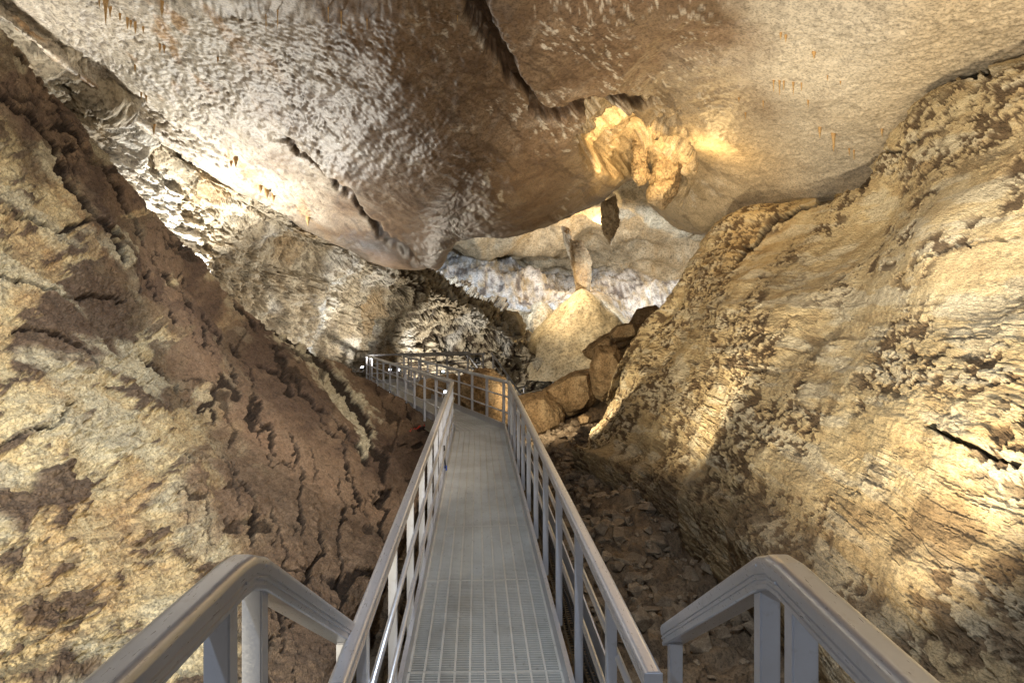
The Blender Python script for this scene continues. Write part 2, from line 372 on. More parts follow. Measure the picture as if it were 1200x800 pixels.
left = sh.build('rock_face', M_left, {'clay': zone*.92, 'dark': np.maximum(np.maximum(dark*.92, slot*.35), upper*.75*ss(-.1,.15,pn(sh.px, sh.py, 60, 3.9, 4))), 'crack': edge*.97, 'pale': np.maximum(ss(.05, .4, fbm(bed*.8+90, 4))*(1-zone)*.8, pstrip*.9)}, smooth=False)
tag(left, kind='structure')

# ---------------------------------------------------------------- CEILING
cols = [  # off frame, top of frame, lip
 ((-1100,-600,3.0),(-500,-330,4.5),(-270,-170,6.0)),
 ((-700,-600,3.2),(-220,-160,5.8),(0,12,8.0)),
 ((-350,-600,3.3),(30,-40,7.3),(100,92,10)),
 ((-50,-600,3.3),(180,10,8.2),(200,172,12.5)),
 ((150,-600,3.3),(300,20,8.1),(300,232,15)),
 ((300,-600,3.2),(410,20,7.7),(400,288,18)),
 ((430,-600,3.2),(500,20,7.4),(499,309,20)),
 ((510,-600,3.1),(565,20,7.3),(528,268,16.8)),
 ((620,-600,3.1),(660,20,7.5),(620,264,17)),
 ((720,-600,3.1),(740,20,7.7),(700,236,18)),
 ((800,-600,3.1),(790,20,7.7),(742,206,18.5)),
 ((880,-600,3.1),(850,20,7.6),(762,240,20)),
 ((1000,-600,3.0),(940,20,7.2),(800,269,19.5)),
 ((1250,-600,2.9),(1070,20,6.6),(880,268,16.5)),
 ((1600,-600,2.7),(1250,-20,5.8),(1050,235,12)),
 ((2100,-600,2.5),(1550,-120,4.7),(1330,120,7.0)),
]
def mid(a, b, t, k): 
    inv = (1-t)/a[2]+t/b[2]; return (a[0]+(b[0]-a[0])*t, a[1]+(b[1]-a[1])*t, 1/inv*(1+k))
r0 = [c[0] for c in cols]; r1 = [c[1] for c in cols]; r3 = [c[2] for c in cols]
bul = [0,0,0,0,-.01,-.05,-.12,-.14,-.14,-.10,-.05,-.02,0,0,0,0]
r2a = [mid(a, b, .4, k*.5) for a, b, k in zip(r1, r3, bul)]; r2b = [mid(a, b, .75, k) for a, b, k in zip(r1, r3, bul)]
r4 = [(x-2, y-10, d*1.06) for x, y, d in r3]; r5 = [(x-5, y-45, d*1.5) for x, y, d in r3]
sh = Sheet([r0, r1, r2a, r2b, r3, r4, r5], 440, 880)
sh.freeze(); c0 = sh.co.copy(); px, py = sh.px, sh.py
jx = pn(px, py, 22, 2.1)*9; jy = pn(px, py, 22, 7.7)*9
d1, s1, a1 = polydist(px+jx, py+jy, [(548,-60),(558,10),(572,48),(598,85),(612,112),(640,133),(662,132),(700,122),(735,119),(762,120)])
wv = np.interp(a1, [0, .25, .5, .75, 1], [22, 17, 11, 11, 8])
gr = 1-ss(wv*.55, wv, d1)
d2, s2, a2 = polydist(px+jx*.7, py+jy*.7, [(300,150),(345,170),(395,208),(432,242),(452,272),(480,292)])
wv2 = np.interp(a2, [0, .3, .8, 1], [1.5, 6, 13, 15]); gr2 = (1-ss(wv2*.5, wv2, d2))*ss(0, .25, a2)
step2 = (s2 < 0)*ss(0, 12, d2)*(1-ss(60, 200, d2))*ss(.03, .4, a2)          # the central mass hangs lower than the left slab
step1 = (s1 > 0)*(1-ss(10, 120, d1))*ss(.68, .45, a1)
# cavity with a lit dome
cav = ss(1, .72, np.hypot((px-722)/48, (py-165)/42)+pn(px, py, 30, 1.)*.14+pn(px, py, 9, 3.1)*.14)
cav2 = ss(1, .7, np.hypot((px-783)/34, (py-185)/55)+pn(px, py, 30, 4.)*.14+pn(px, py, 9, 5.1)*.14)
mass = ss(60, -40, px-640+(py-130)*.0)*ss(330, 430, px+fbm(c0*.5, 2)*40+(150-py)*.4)
scal = np.stack([c0[:, 0]*1.3+c0[:, 1]*.35, c0[:, 1]*.6, c0[:, 2]*2.5], 1)
calm = ss(800, 900, px)
rough1 = fbm(c0*.35+3, 3)*.12*(1-.3*calm)+ridged(scal*.9, 4)*.014*(1-.55*calm)+fbm(c0*2.2, 4, .6)*.016*(1-.45*calm)+fbm(np.stack([c0[:,0]*4+c0[:,1]*2,c0[:,1]*1.2,c0[:,2]*4],1), 4, .65)*.016*(1-.5*calm)
leftrough = ss(420, 250, px+py*.2)
rough1 = rough1+leftrough*(ridged(np.stack([c0[:, 0]*1.8+c0[:, 1]*.9, c0[:, 1]*.5, c0[:, 2]*1.5], 1), 4, .6)*.010+perlin(c0*9)*.010+perlin(c0*18)*.008)
sh.push(rough1-.24*gr*(py < 400)-.12*gr2+.22*step2-.14*step1-.75*np.maximum(cav, cav2*.4)+np.maximum(cav, cav2)*((worley(c0*1.3+.2*fbm(c0*2, 2)[:, None])[2]-.5)*.55+(worley(c0*3.1)[2]-.5)*.18+fbm(c0*5, 3, .6)*.04)+.012*perlin(c0*17))
al_ = px*.82+py*.57; ac_ = -px*.57+py*.82+pn(px, py, 40, 2., 2)*9
streak = fbm(np.stack([al_/48, ac_/8, np.full(px.shape, 3.3)], 1), 4, .62)
glint = .75*ss(.36, .42, fbm(np.stack([al_/13, ac_/4.5, np.full(px.shape, 8.3)], 1), 3, .6)+.0)*ss(.0, .25, pn(px, py, 75, 4.4, 3))*(1-calm)  # wet glints, painted into the colour as short white streaks
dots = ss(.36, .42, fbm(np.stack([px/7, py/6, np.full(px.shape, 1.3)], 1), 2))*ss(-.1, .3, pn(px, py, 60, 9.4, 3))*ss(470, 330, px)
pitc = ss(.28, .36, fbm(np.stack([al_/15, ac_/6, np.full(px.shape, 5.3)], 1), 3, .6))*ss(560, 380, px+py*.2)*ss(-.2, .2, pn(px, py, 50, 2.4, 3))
sh.push((streak*.006*(1-.5*calm)-.022*dots-.005*pitc)*np.clip(sh.d/9, .7, 2))
wfl = ridged(np.stack([c0[:, 0]*1.7+c0[:, 1]*.5, c0[:, 1]*.8, c0[:, 2]*3], 1)+20, 4, .65)
white = ss(1.45, 2.0, wfl+.55*fbm(c0*.5+8, 3))*.55*(1-calm)*ss(0, .3, fbm(c0*.6+60,2)+.12)  # broader white streaks painted in for wet glints
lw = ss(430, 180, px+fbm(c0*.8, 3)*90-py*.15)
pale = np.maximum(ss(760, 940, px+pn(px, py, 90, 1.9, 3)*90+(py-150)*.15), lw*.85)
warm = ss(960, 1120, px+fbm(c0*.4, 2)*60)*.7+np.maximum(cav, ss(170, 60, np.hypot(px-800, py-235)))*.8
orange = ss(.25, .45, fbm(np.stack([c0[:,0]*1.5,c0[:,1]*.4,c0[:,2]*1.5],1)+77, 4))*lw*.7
CEIL = (sh.co, )
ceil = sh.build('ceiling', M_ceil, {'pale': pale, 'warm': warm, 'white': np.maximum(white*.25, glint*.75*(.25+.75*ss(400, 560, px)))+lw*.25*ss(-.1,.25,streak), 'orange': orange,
    'crack': np.maximum(np.maximum(ss(.2, .6, gr)*.85, ss(.3, .6, gr2)*.8), np.maximum(np.maximum(dots*.55, pitc*.22), ss(.34, .42, streak)*.4*(1-.6*calm)))})  # shade of cracks and pits painted into the colour
tag(ceil, kind='structure')

# ---------------------------------------------------------------- LEFT BACK WALL (behind the ridge and the far landing)
top = [(-320,-260,6.6),(-10,-25,8.8),(100,62,10.8),(200,142,13.4),(300,205,16.4),(400,258,20.5),(455,296,25),(505,322,28),(548,343,30),(585,366,31.5),(622,402,33),(655,446,34)]
bot = [(-360,60,6.0),(-60,160,8.4),(40,240,9.8),(110,330,11.9),(200,430,14.2),(300,500,18),(390,560,24),(470,580,26),(560,580,27),(640,570,28),(700,560,29.5),(760,560,31)]
tb = [(x+4, y-22, d*1.25) for x, y, d in top]; tb[6:] = [(x+8, y-4, d*1.25) for x, y, d in top[6:]]
sh = Sheet([tb, top, lerp_row(top, bot, .3, .05), lerp_row(top, bot, .65, .03), bot], 250, 600)
sh.freeze(); c0 = sh.co.copy(); px, py = sh.px, sh.py
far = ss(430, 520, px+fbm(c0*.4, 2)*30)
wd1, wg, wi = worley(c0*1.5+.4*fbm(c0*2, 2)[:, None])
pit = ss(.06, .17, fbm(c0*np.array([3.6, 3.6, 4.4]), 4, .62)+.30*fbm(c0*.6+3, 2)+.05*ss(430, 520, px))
vert = ridged(np.stack([c0[:, 0]*1.0-c0[:, 2]*.3, c0[:, 1]*.3, c0[:, 2]*.25], 1)+6, 3)
ridges = ss(540, 600, px)*ss(360, 420, py)
bedl = fbm(np.stack([c0[:, 0]*1.0, c0[:, 1]*1.0, c0[:, 2]*4+c0[:, 1]*.3], 1), 5, .6)
sh.push(fbm(c0*.4, 3)*.5+bedl*.14+(wi-.5)*.22*far-pit*.16*far-pit*.07*(1-far)+(vert-1.2)*.35*ridges+fbm(c0*5, 3)*.05)
dark = pit*(.45+.55*far)  # pit shade painted dark, as frontal light leaves little of it
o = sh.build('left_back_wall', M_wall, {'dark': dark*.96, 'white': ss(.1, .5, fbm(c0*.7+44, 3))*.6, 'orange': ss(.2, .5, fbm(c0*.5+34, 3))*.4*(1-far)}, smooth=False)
o.name = 'cave_wall'; tag(o, kind='structure')

# ---------------------------------------------------------------- RIGHT WALL
rid = [(1900,-520,3.4),(1500,-160,4.6),(1210,70,6.3),(1140,98,7.4),(1078,122,8.5),(1045,168,9.4),(1008,214,10.4),(930,238,12.4),(850,254,14.6),(822,290,15.4),(792,342,15.8),(748,400,16.2),(716,470,16.0)]
bt = [(1900,1150,1.7),(1650,1150,1.9),(1450,1150,2.1),(1320,1100,2.3),(1200,1040,2.6),(1100,960,3.0),(1010,860,3.7),(940,770,4.6),(880,680,5.8),(830,640,7.2),(780,600,9.0),(725,575,11.0),(672,545,13.2)]
un = [(x+30, y+160, d*1.2) for x, y, d in bt]
bk1 = [(x+10, y+4, d*1.08) for x, y, d in rid]; bk2 = [(x+70, y+60, d*1.4) for x, y, d in rid]
sh = Sheet([un, bt, lerp_row(bt, rid, .3, .03), lerp_row(bt, rid, .62, .05), lerp_row(bt, rid, .92, .02), rid, bk1, bk2], 600, 580)
sh.freeze((.25, .75)); c0 = sh.co.copy(); px, py = sh.px, sh.py
wz = c0[:, 2]+.045*fbm(c0*np.array([.8, .8, 1.6]), 3)
run = c0[:, 1]*.95-c0[:, 0]*.3
smoothz = ss(1.15, .5, np.hypot((px-1075)/190, (py-290)/100)+.25*pn(px, py, 60, 2.2))   # smoother clay skin high on the wall
low = ss(520, 610, py+pn(px, py, 90, 1.5)*60+(px-900)*-.08)  # dim foot of the wall below the beam, painted darker
bl = fbm(np.stack([run*.9, wz*13, c0[:, 0]*.9], 1), 4, .62)
blw = fbm(np.stack([run*.5, wz*3.2, c0[:, 0]*.5+4], 1), 4, .55)
gate = ss(-.25, .15, fbm(np.stack([run*.7, wz*1.1, c0[:, 0]*.4+9], 1), 3))
slot = ss(.20, .32, bl)*gate*(1-.75*smoothz)
pg = ss(-.05, .3, fbm(np.stack([run*.8, wz*.9, c0[:, 0]*.6+19], 1), 3)+.35*ss(960, 800, px)-.15*smoothz)
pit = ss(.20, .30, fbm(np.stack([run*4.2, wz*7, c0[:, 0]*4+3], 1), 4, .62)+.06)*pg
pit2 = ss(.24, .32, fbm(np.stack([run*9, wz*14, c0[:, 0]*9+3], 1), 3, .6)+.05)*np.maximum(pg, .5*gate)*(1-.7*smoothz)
colum = ridged(np.stack([c0[:, 0]*.5+c0[:, 1]*.45, c0[:, 1]*.3, c0[:, 2]*.18], 1)+1, 3); colz = ss(960, 860, px)
wd1, wg, wi = worley(np.stack([run*1.8, wz*4.5, c0[:, 0]*1.8], 1)+.25*fbm(c0*2.5, 2)[:, None])
wq = np.stack([c0[:, 0], c0[:, 1], wz], 1); rocky = 1-.7*smoothz
sh.push(fbm(c0*.55, 3)*.13+(colum-1.2)*.06*colz+blw*.038*rocky+bl*.009*rocky+(wi-.5)*.016*rocky-slot*.018-pit*.020-pit2*.012
        +fbm(c0*6+2, 3, .6)*.008*(rocky+.2)+.005*perlin(c0*17)+.004*perlin(c0*34))
fis = 0
for pts, wd in (([(1078,122),(1045,150),(1010,215),(955,235),(900,262),(860,300)], 7), ([(1205,60),(1150,95),(1110,105),(1078,122)], 5),
                ([(1100,505),(1150,530),(1200,552)], 5), ([(1060,330),(1120,300),(1200,285)], 2), ([(955,180+10),(1000,195),(1080,160)], 2)):
    dd, _, al = polydist(px+pn(px, py, 16, .2)*5, py+pn(px, py, 16, 5.)*5, pts)
    wv = (.6+wd*.6*(.4+.6*np.abs(np.sin(al*9+wd)))); fis = np.maximum(fis, 1-ss(wv*.7, wv+1, dd))
fis = ss(.3, .6, fis); sh.push(-.10*fis)
o = sh.build('right_wall', M_right, {'pale': ss(.05, .35, fbm(wq*np.array([1, 1, 6])+70, 4))*.75, 'dark': np.maximum(np.maximum(np.maximum(pit*.95, pit2*.95), slot*.6), low*.55+.3*low*ss(0,.3,fbm(c0*1.5,3))), 'crack': np.maximum(fis*.85, 0)}, smooth=False)  # dark and crack paint shade into pits, slots and fissures
o.name = 'cave_wall'; tag(o, kind='structure')

# ---------------------------------------------------------------- BACK CHAMBER
rows = [
 [(380,60,23),(480,120,25),(600,120,26),(700,100,26),(800,80,25),(900,120,22),(1000,150,20)],
 [(380,200,30),(480,240,32),(600,240,33),(700,225,33),(790,215,31),(900,240,26),(1000,250,23)],
 [(390,300,41),(500,296,42),(560,298,43),(640,322,44),(710,318,43),(820,300,37),(940,300,30)],
 [(380,350,36),(500,330,37),(560,346,36),(640,356,35),(720,372,34),(800,400,31),(920,420,27)],
 [(380,420,36),(500,420,37),(570,410,36),(640,410,35.5),(730,420,34),(800,450,31),(920,480,28)],
 [(380,620,36),(500,620,37),(570,620,36),(640,620,35),(720,620,34),(800,620,31),(920,620,28)],
]
sh = Sheet(rows, 230, 330)
sh.freeze(); c0 = sh.co.copy(); px, py = sh.px, sh.py
d3, s3, a3 = polydist(px, py, [(380,330),(500,318),(560,325),(640,345),(700,338),(760,352),(860,352)])
slab = ss(26, 16, d3+fbm(c0*.7, 3)*9)
sh.push(fbm(c0*.16, 3)*1.6+fbm(c0*.7, 4)*.25+slab*((ridged(c0*np.array([1.2, 1.2, 2.2]), 4, .65)-1)*.16+fbm(c0*5,3,.6)*.10)+ridged(np.stack([c0[:,0]*.5+c0[:,2]*.4, c0[:,1]*.3, c0[:,2]*.2],1), 3)*.22*(py < 320))
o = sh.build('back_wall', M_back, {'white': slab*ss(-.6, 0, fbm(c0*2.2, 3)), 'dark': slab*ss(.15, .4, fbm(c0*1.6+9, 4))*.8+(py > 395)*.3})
o.name = 'cave_wall'; tag(o, kind='structure')

# ---------------------------------------------------------------- FLOOR with rubble
rows = [
 [(-200,1500,3.0),(300,1500,2.9),(600,1500,2.8),(900,1500,2.6),(1300,1500,2.3)],
 [(0,900,5.2),(350,900,5.1),(600,900,5.0),(830,900,4.4),(1250,950,3.2)],
 [(150,760,7),(420,740,7.2),(600,740,7.2),(780,740,6.2),(1000,760,5.0)],
 [(250,640,10),(470,650,10.2),(600,640,10.2),(720,630,9.3),(880,620,8.0)],
 [(350,560,15),(520,560,15.5),(610,550,15.2),(690,545,13.6),(800,540,12.5)],
 [(380,510,21),(540,500,22),(620,495,20),(690,490,17.5),(760,480,16.8)],
 [(380,480,32),(520,470,34),(620,455,33),(700,440,31),(800,430,29)],
]
sh = Sheet(rows, 260, 250)
sh.freeze(); c0 = sh.co.copy()
wd1, wg, wi = worley(c0*3+.4*fbm(c0*2, 2)[:, None])
sh.push(fbm(c0*.5, 3)*.35+(wi-.5)*.13+fbm(c0*3, 4, .6)*.09+perlin(c0*14)*.025)
fl = sh.build('cave_floor', M_floor, {'crack': (1-ss(0, .08, wg))*.5})
tag(fl, kind='structure')
FL = sh

# ---------------------------------------------------------------- mesh helpers for built things
class MB:
    def __init__(s): s.v = []; s.f = []; s.sm = []
    def add(s, vs, fs, smooth=False):
        n = len(s.v); s.v += [tuple(v) for v in vs]; s.f += [tuple(n+i for i in f) for f in fs]; s.sm += [smooth]*len(fs); return s
    def box(s, c, size, ax=(1, 0, 0), up=(0, 0, 1)):
        """c centre, size along ax, along up x ax, along up"""
        X = Vector(ax).normalized(); Z = Vector(up); Z = (Z-X*Z.dot(X)).normalized(); Y = Z.cross(X)
        c = Vector(c); a, b, h = [t/2 for t in size]
        vs = [c+X*(i*a)+Y*(j*b)+Z*(k*h) for k in (-1, 1) for i, j in ((-1, -1), (1, -1), (1, 1), (-1, 1))]
        return s.add(vs, [(3, 2, 1, 0), (4, 5, 6, 7), (0, 1, 5, 4), (1, 2, 6, 5), (2, 3, 7, 6), (3, 0, 4, 7)])
    def bar(s, p, q, wd, ht):
        p, q = Vector(p), Vector(q); return s.box((p+q)/2, ((q-p).length, wd, ht), q-p)
    def sweep(s, pts, prof, smooth=False, closed_caps=True):
        """profile (side, height) swept along points, kept upright, mitred at the bends"""
        pts = [Vector(p) for p in pts]; n = len(prof); rings = []
        for i, p in enumerate(pts):
            d0 = (pts[i]-pts[i-1]).normalized() if i else None; d1 = (pts[i+1]-pts[i]).normalized() if i < len(pts)-1 else None
            if d0 is None: t = m = d1
            elif d1 is None: t = m = d0
            else: t = d0; m = (d0+d1).normalized()
            side = t.cross(Vector((0, 0, 1))).normalized(); up = side.cross(t)
            ring = []
            for a, b in prof:
                v = side*a+up*b                       # slide along t onto the mitre plane
                v = v-t*(v.dot(m)/t.dot(m)) if m is not t else v
                ring.append(p+v)
            rings.append(ring)
        vs = [v for r in rings for v in r]; fs = []
        for k in range(len(rings)-1):
            for i in range(n):
                j = (i+1) % n; fs.append((k*n+i, k*n+j, (k+1)*n+j, (k+1)*n+i))
        s.add(vs, fs, smooth); m = len(s.v)-len(vs)
        s.f.append(tuple(m+i for i in range(n))[::-1]); s.f.append(tuple(m+(len(rings)-1)*n+i for i in range(n))); s.sm += [False]*2
        return s
    def tube(s, pts, r, n=10):
        return s.sweep(pts, [(r*math.cos(a), r*math.sin(a)) for a in [2*math.pi*i/n for i in range(n)]], True)
    def build(s, name, mat, parent=None, bevel=0):
        me = bpy.data.meshes.new(name); me.from_pydata(s.v, [], s.f)
        me.polygons.foreach_set('use_smooth', s.sm)
        bm = bmesh.new(); bm.from_mesh(me); bmesh.ops.recalc_face_normals(bm, faces=bm.faces)
        if bevel: bmesh.ops.bevel(bm, geom=[e for e in bm.edges if e.calc_face_angle(0) > .6], offset=bevel, segments=2, affect='EDGES')
        bm.to_mesh(me); bm.free()
        me.materials.append(mat); o = bpy.data.objects.new(name, me); C.objects.link(o)
        if parent: o.parent = parent; o.matrix_parent_inverse = parent.matrix_basis.inverted()
        return o
def empty(name, loc, label, cat, group=None, kind=None):
    o = bpy.data.objects.new(name, None); C.objects.link(o); o.location = loc; o.empty_display_size = .1
    return tag(o, label, cat, group, kind)
def piece(name, me, parent, loc, rotz=0, rot=None):
    """a part that shares its mesh with alike parts; loc in world coordinates"""
    o = bpy.data.objects.new(name, me); C.objects.link(o); o.parent = parent
    o.location = Vector(loc)-parent.location; o.rotation_euler = rot or (0, 0, rotz); return o
def mesh_only(mb, name, mat, bevel=0):
    o = mb.build(name, mat, None, bevel); me = o.data; bpy.data.objects.remove(o); return me

# rail profiles: (side, height), height 0 is the top of the rail
def rounded(wd, ht, r, n=4, groove=True):
    p = [(-wd/2+.004, -ht), (wd/2-.004, -ht)]
    right = [(wd/2, -ht+.004)]
    if groove:
        g = .004
        right += [(wd/2, -ht+.014), (wd/2-g, -ht+.016), (wd/2-g, -ht+.024), (wd/2, -ht+.026), (wd/2, -ht+.032), (wd/2-g, -ht+.034), (wd/2-g, -ht+.038), (wd/2, -ht+.040)]
    arc = [(wd/2-r+r*math.cos(a), -r+r*math.sin(a)) for a in [math.pi/2*i/n for i in range(n+1)]]
    half = right+arc
    return p+half+[(-a, b) for a, b in half[::-1]]
PROF = rounded(.066, .062, .019, 6); PROFN = rounded(.080, .084, .024, 9)

# ---------------------------------------------------------------- WALKWAY
def grating(parent, L0, L1, R0, R1, z=0.0, plen=1.5, pitch=.03):
    L0, L1, R0, R1 = [Vector((*p, z)) for p in (L0, L1, R0, R1)]
    ln = ((L1-L0).length+(R1-R0).length)/2; n = max(1, round(ln/plen))
    for k in range(n):
        a, b = k/n, (k+1)/n; mb = MB(); wd = (R0-L0).length
        g = .006/ln
        nb = int(ln/n/pitch)
        for i in range(nb):
            t = a+g+(b-a-2*g)*(i+.5)/nb
            p, q = L0.lerp(L1, t), R0.lerp(R1, t); mb.bar(p-Vector((0, 0, .0155)), q-Vector((0, 0, .0155)), .006, .031)
        m = round(wd/.094)
        for i in range(m+1):
            s_ = i/m; e0 = L0.lerp(R0, s_); e1 = L1.lerp(R1, s_)
            tk = .013 if 0 < i < m else .016
            mb.bar(e0.lerp(e1, a+g)+Vector((0, 0, -.008)), e0.lerp(e1, b-g)+Vector((0, 0, -.008)), tk, .030)
        for t in (a+g, b-g):
            mb.bar(L0.lerp(L1, t)+Vector((0, 0, -.014)), R0.lerp(R1, t)+Vector((0, 0, -.014)), .007, .034)
        mb.build('grating_panel', M_galv, parent)
def walkway(label, L0, L1, R0, R1, z=0.0, toe=(True, True), fascia=.24):
    w_ = empty('metal_walkway', ((L0[0]+R0[0])/2, (L0[1]+R0[1])/2, z), label, 'walkway')
    grating(w_, L0, L1, R0, R1, z)
    for (a, b), sgn, on in (((L0, L1), -1, toe[0]), ((R0, R1), 1, toe[1])):
        a, b = Vector((*a, z)), Vector((*b, z)); side = (b-a).cross(Vector((0, 0, 1))).normalized()*sgn
        if on:
            MB().bar(a+side*.012+Vector((0, 0, .048)), b+side*.012+Vector((0, 0, .048)), .006, .15).bar(
                a+side*.022+Vector((0, 0, .126)), b+side*.022+Vector((0, 0, .126)), .03, .006).build('toe_board', M_alu, w_)
        MB().bar(a+side*.02-Vector((0, 0, .04+fascia/2)), b+side*.02-Vector((0, 0, .04+fascia/2)), .022, fascia).bar(
            a+side*.035-Vector((0, 0, .04+fascia)), b+side*.035-Vector((0, 0, .04+fascia)), .05, .012).build('side_beam', M_beam, w_)
    n = max(2, int((Vector(L1)-Vector(L0)).length/1.5))
    for k in range(n+1):
        t = (k+.02)/(n+.04); p = Vector((*L0, z)).lerp(Vector((*L1, z)), t); q = Vector((*R0, z)).lerp(Vector((*R1, z)), t)
        MB().bar(p-Vector((0, 0, .09)), q-Vector((0, 0, .09)), .05, .09).build('cross_beam', M_beam, w_)
    return w_
DIR = Vector((-.05125, 1, 0))
def onl(lat, y): return (lat-.05125*y, y)
wl1 = walkway('long straight grating walkway running from the near stairs to the first bend', onl(-.42, 2.75), onl(-.42, 13.0), onl(.52, 2.75), onl(.52, 13.15))
wl2 = walkway('second grating walkway section veering left beyond the bend beside the brown rock', (-1.075, 13.05), (-4.62, 22.22), (-.14, 13.2), (-3.60, 21.85))
wl3 = walkway('far grating landing crossing to the right in front of the pitted wall', (-4.62, 22.3), (-1.5, 24.22), (-3.56, 21.88), (-.95, 23.45), toe=(True, False))
wl4 = walkway('lower distant walkway section half hidden behind the brown boulders', (-.55, 26.3), (1.7, 31.1), (.35, 25.9), (2.6, 30.7), z=-1.68)

POST_ME = {}
def railing(label, pts, z=0.0, h=.97, out=Vector((0, 0, 0)), pitch=1.0, mids=(.34, .65), midoff=0.0, prof=PROF, first=.12, last=.06, post=.048, cap=False, drop=.10, ztop=None):
    """pts: plan points of the rail centre line; one top rail, posts and mid rails"""
    P3 = [Vector((p[0], p[1], z if len(p) < 3 else p[2])) for p in pts]
    r_ = empty('handrail', P3[0], label, 'handrail')
    up = Vector((0, 0, 1))
    MB().sweep([p+up*h for p in P3], prof, False).build('top_rail', M_alu, r_)
    ph = h-.05+drop
    key = round(ph, 3), post
    if key not in POST_ME:
        POST_ME[key] = mesh_only(MB().box((0, 0, ph/2-drop), (post, post, ph)), 'post', M_zinc, .004)
    for i in range(len(P3)-1):
        a, b = P3[i], P3[i+1]; d = b-a; ln = d.length; side = d.cross(up).normalized()
        n = max(1, round((ln-first-last)/pitch)); ang = math.atan2(d.y, d.x)
        for k in range(n+1):
            t = (first+(ln-first-last)*k/n)/ln; piece('post', POST_ME[key], r_, a.lerp(b, t), ang)
        for m_ in mids:
            MB().tube([a+d*(.01/ln)+up*m_+side*midoff, b-d*(.01/ln)+up*m_+side*midoff], .0165).build('mid_rail', M_alu, r_)
    return r_
ra = railing('left handrail of the long straight walkway, passing the reddish rock', [onl(-.475, 2.3), onl(-.475, 13.02)], pitch=.98, midoff=.033, first=.55)
rb = railing('right handrail of the long straight walkway, above the dark rubble', [onl(.612, 2.37), onl(.612, 13.1)], pitch=.98, midoff=.030, first=.75)
# closing caps on the near ends of the two long rails
for r_, lat, y in ((ra, -.475, 2.3), (rb, .612, 2.37)):
    x, y = onl(lat, y); MB().box((x, y-.004, .97-.031), (.064, .006, .058)).build('end_cap', M_zinc, r_, .002)
railing('left handrail of the second section, from the first bend to the far corner', [(-1.14, 13.06), (-4.74, 22.22)], pitch=1.0, first=.25)
railing('right handrail of the second section, in front of the brown rock', [(-.06, 13.14), (-3.47, 21.86)], pitch=1.05, first=.28)
railing('far handrail of the landing, against the pitted pale wall', [(-4.76, 22.26), (-1.52, 24.30)], pitch=1.5)
railing('near handrail of the landing, facing the walkway', [(-3.42, 21.84), (-.93, 23.36)], pitch=1.3)
railing('upper rail of the lower walkway, showing above the boulders', [(-.65, 26.35), (1.62, 31.2), (2.9, 34.2)], z=-1.68, pitch=1.3)
railing('rail on the near side of the lower walkway, behind the boulders', [(.45, 25.85), (2.7, 30.65)], z=-1.68, pitch=1.3)
# stairs down to the lower walkway
st = empty('metal_stairs', (-.95, 23.9, 0), 'short flight of grating stairs going down from the far landing', 'stairs')
A0, A1 = Vector((-1.15, 23.9, 0)), Vector((-.1, 26.1, -1.68)); dr_ = (A1-A0); sd = Vector((dr_.x, dr_.y, 0)).cross(Vector((0, 0, 1))).normalized()
for k in range(9):
    c = A0.lerp(A1, (k+.6)/9.4); MB().box(c, (.24, .86, .03), (dr_.x, dr_.y, 0)).build('tread', M_galv, st)
for s_ in (-1, 1):
    MB().bar(A0+sd*.45*s_-Vector((0, 0, .08)), A1+sd*.45*s_-Vector((0, 0, .08)), .012, .2).build('stringer', M_beam, st)
for s_, t_ in ((-1, 'left'), (1, 'right')):
    railing('sloping %s handrail of the short stairs below the far landing' % t_, [tuple(A0+sd*.5*s_), tuple(A1+sd*.5*s_)], pitch=1.2)

# near platform, its stairs and the two big near handrails
pf = empty('metal_platform', (0, 0, .6), 'near grating platform at the top of the short stairs', 'platform')
grating(pf, (-.62, -2), (-.62, 1.85), (.62, -2), (.62, 1.85), .6)
for s_ in (-1, 1): MB().box((s_*.64, -.07, .49), (.03, 3.84, .18)).build('side_beam', M_beam, pf)
ns = empty('metal_stairs', (0, 2.3, .3), 'three step grating stairs between the near platform and the long walkway', 'stairs')
for k in range(3): 
    MB().box((0, 1.98+.28*k, .45-.15*k), (1.1, .26, .03)).build('tread', M_galv, ns)
for s_ in (-1, 1): MB().bar((s_*.585, 1.88, .50), (s_*.585, 2.74, .0), .012, .2).build('stringer', M_beam, ns)
for s_, xa, xb, t_ in ((-1, -.685, -.665, 'left'), (1, .68, .645, 'right')):
    zt, zb = EYE-.597, .975
    hr = empty('handrail', (xa, 1.6, .6), 'thick near handrail on the %s side, bending down along the stairs' % t_, 'handrail')
    MB().sweep([(xa-.03*s_, -1.6, zt), (xa, 1.66, zt), (xa, 1.74, zt-.008), (xa-.002*s_, 1.83, zt-.045)], PROFN, False).build('top_rail', M_alu, hr)
    MB().sweep([(xa-.002*s_, 1.835, zt-.048), (xb, 2.80, zb-.03)], PROFN, False).build('stair_rail', M_alu, hr)
    for y, zlo in ((1.605, .35), (1.82, .3)):
        MB().box((xa, y, (zt-.07+zlo)/2), (.054 if y > 1.7 else .062, .05, zt-.07-zlo), (1, 0, 0)).build('post', M_zinc, hr, .004)
    MB().box((xb, 2.70, (zb-.055-.2)/2), (.05, .05, zb-.055+.2)).build('post', M_zinc, hr, .004)
    for y in (.1, -1.4): MB().box((xa-.015*s_, y, (zt-.08+.35)/2), (.06, .05, zt-.08-.35)).build('post', M_zinc, hr, .004)
    for dz in (.34, .64):
        MB().tube([(xa-.03*s_, -1.6, .6+dz-.05), (xa, 1.57, .6+dz-.05)], .017).build('mid_rail', M_alu, hr)
    for y, z_ in ((1.79, zt-.055), (1.66, zt-.05), (1.88, zt-.10)):       # rivets on the side that faces the walkway
        MB().tube([(xa-s_*.0385, y, z_), (xa-s_*.043, y, z_)], .0045, 8).build('rivet', M_zinc, hr)

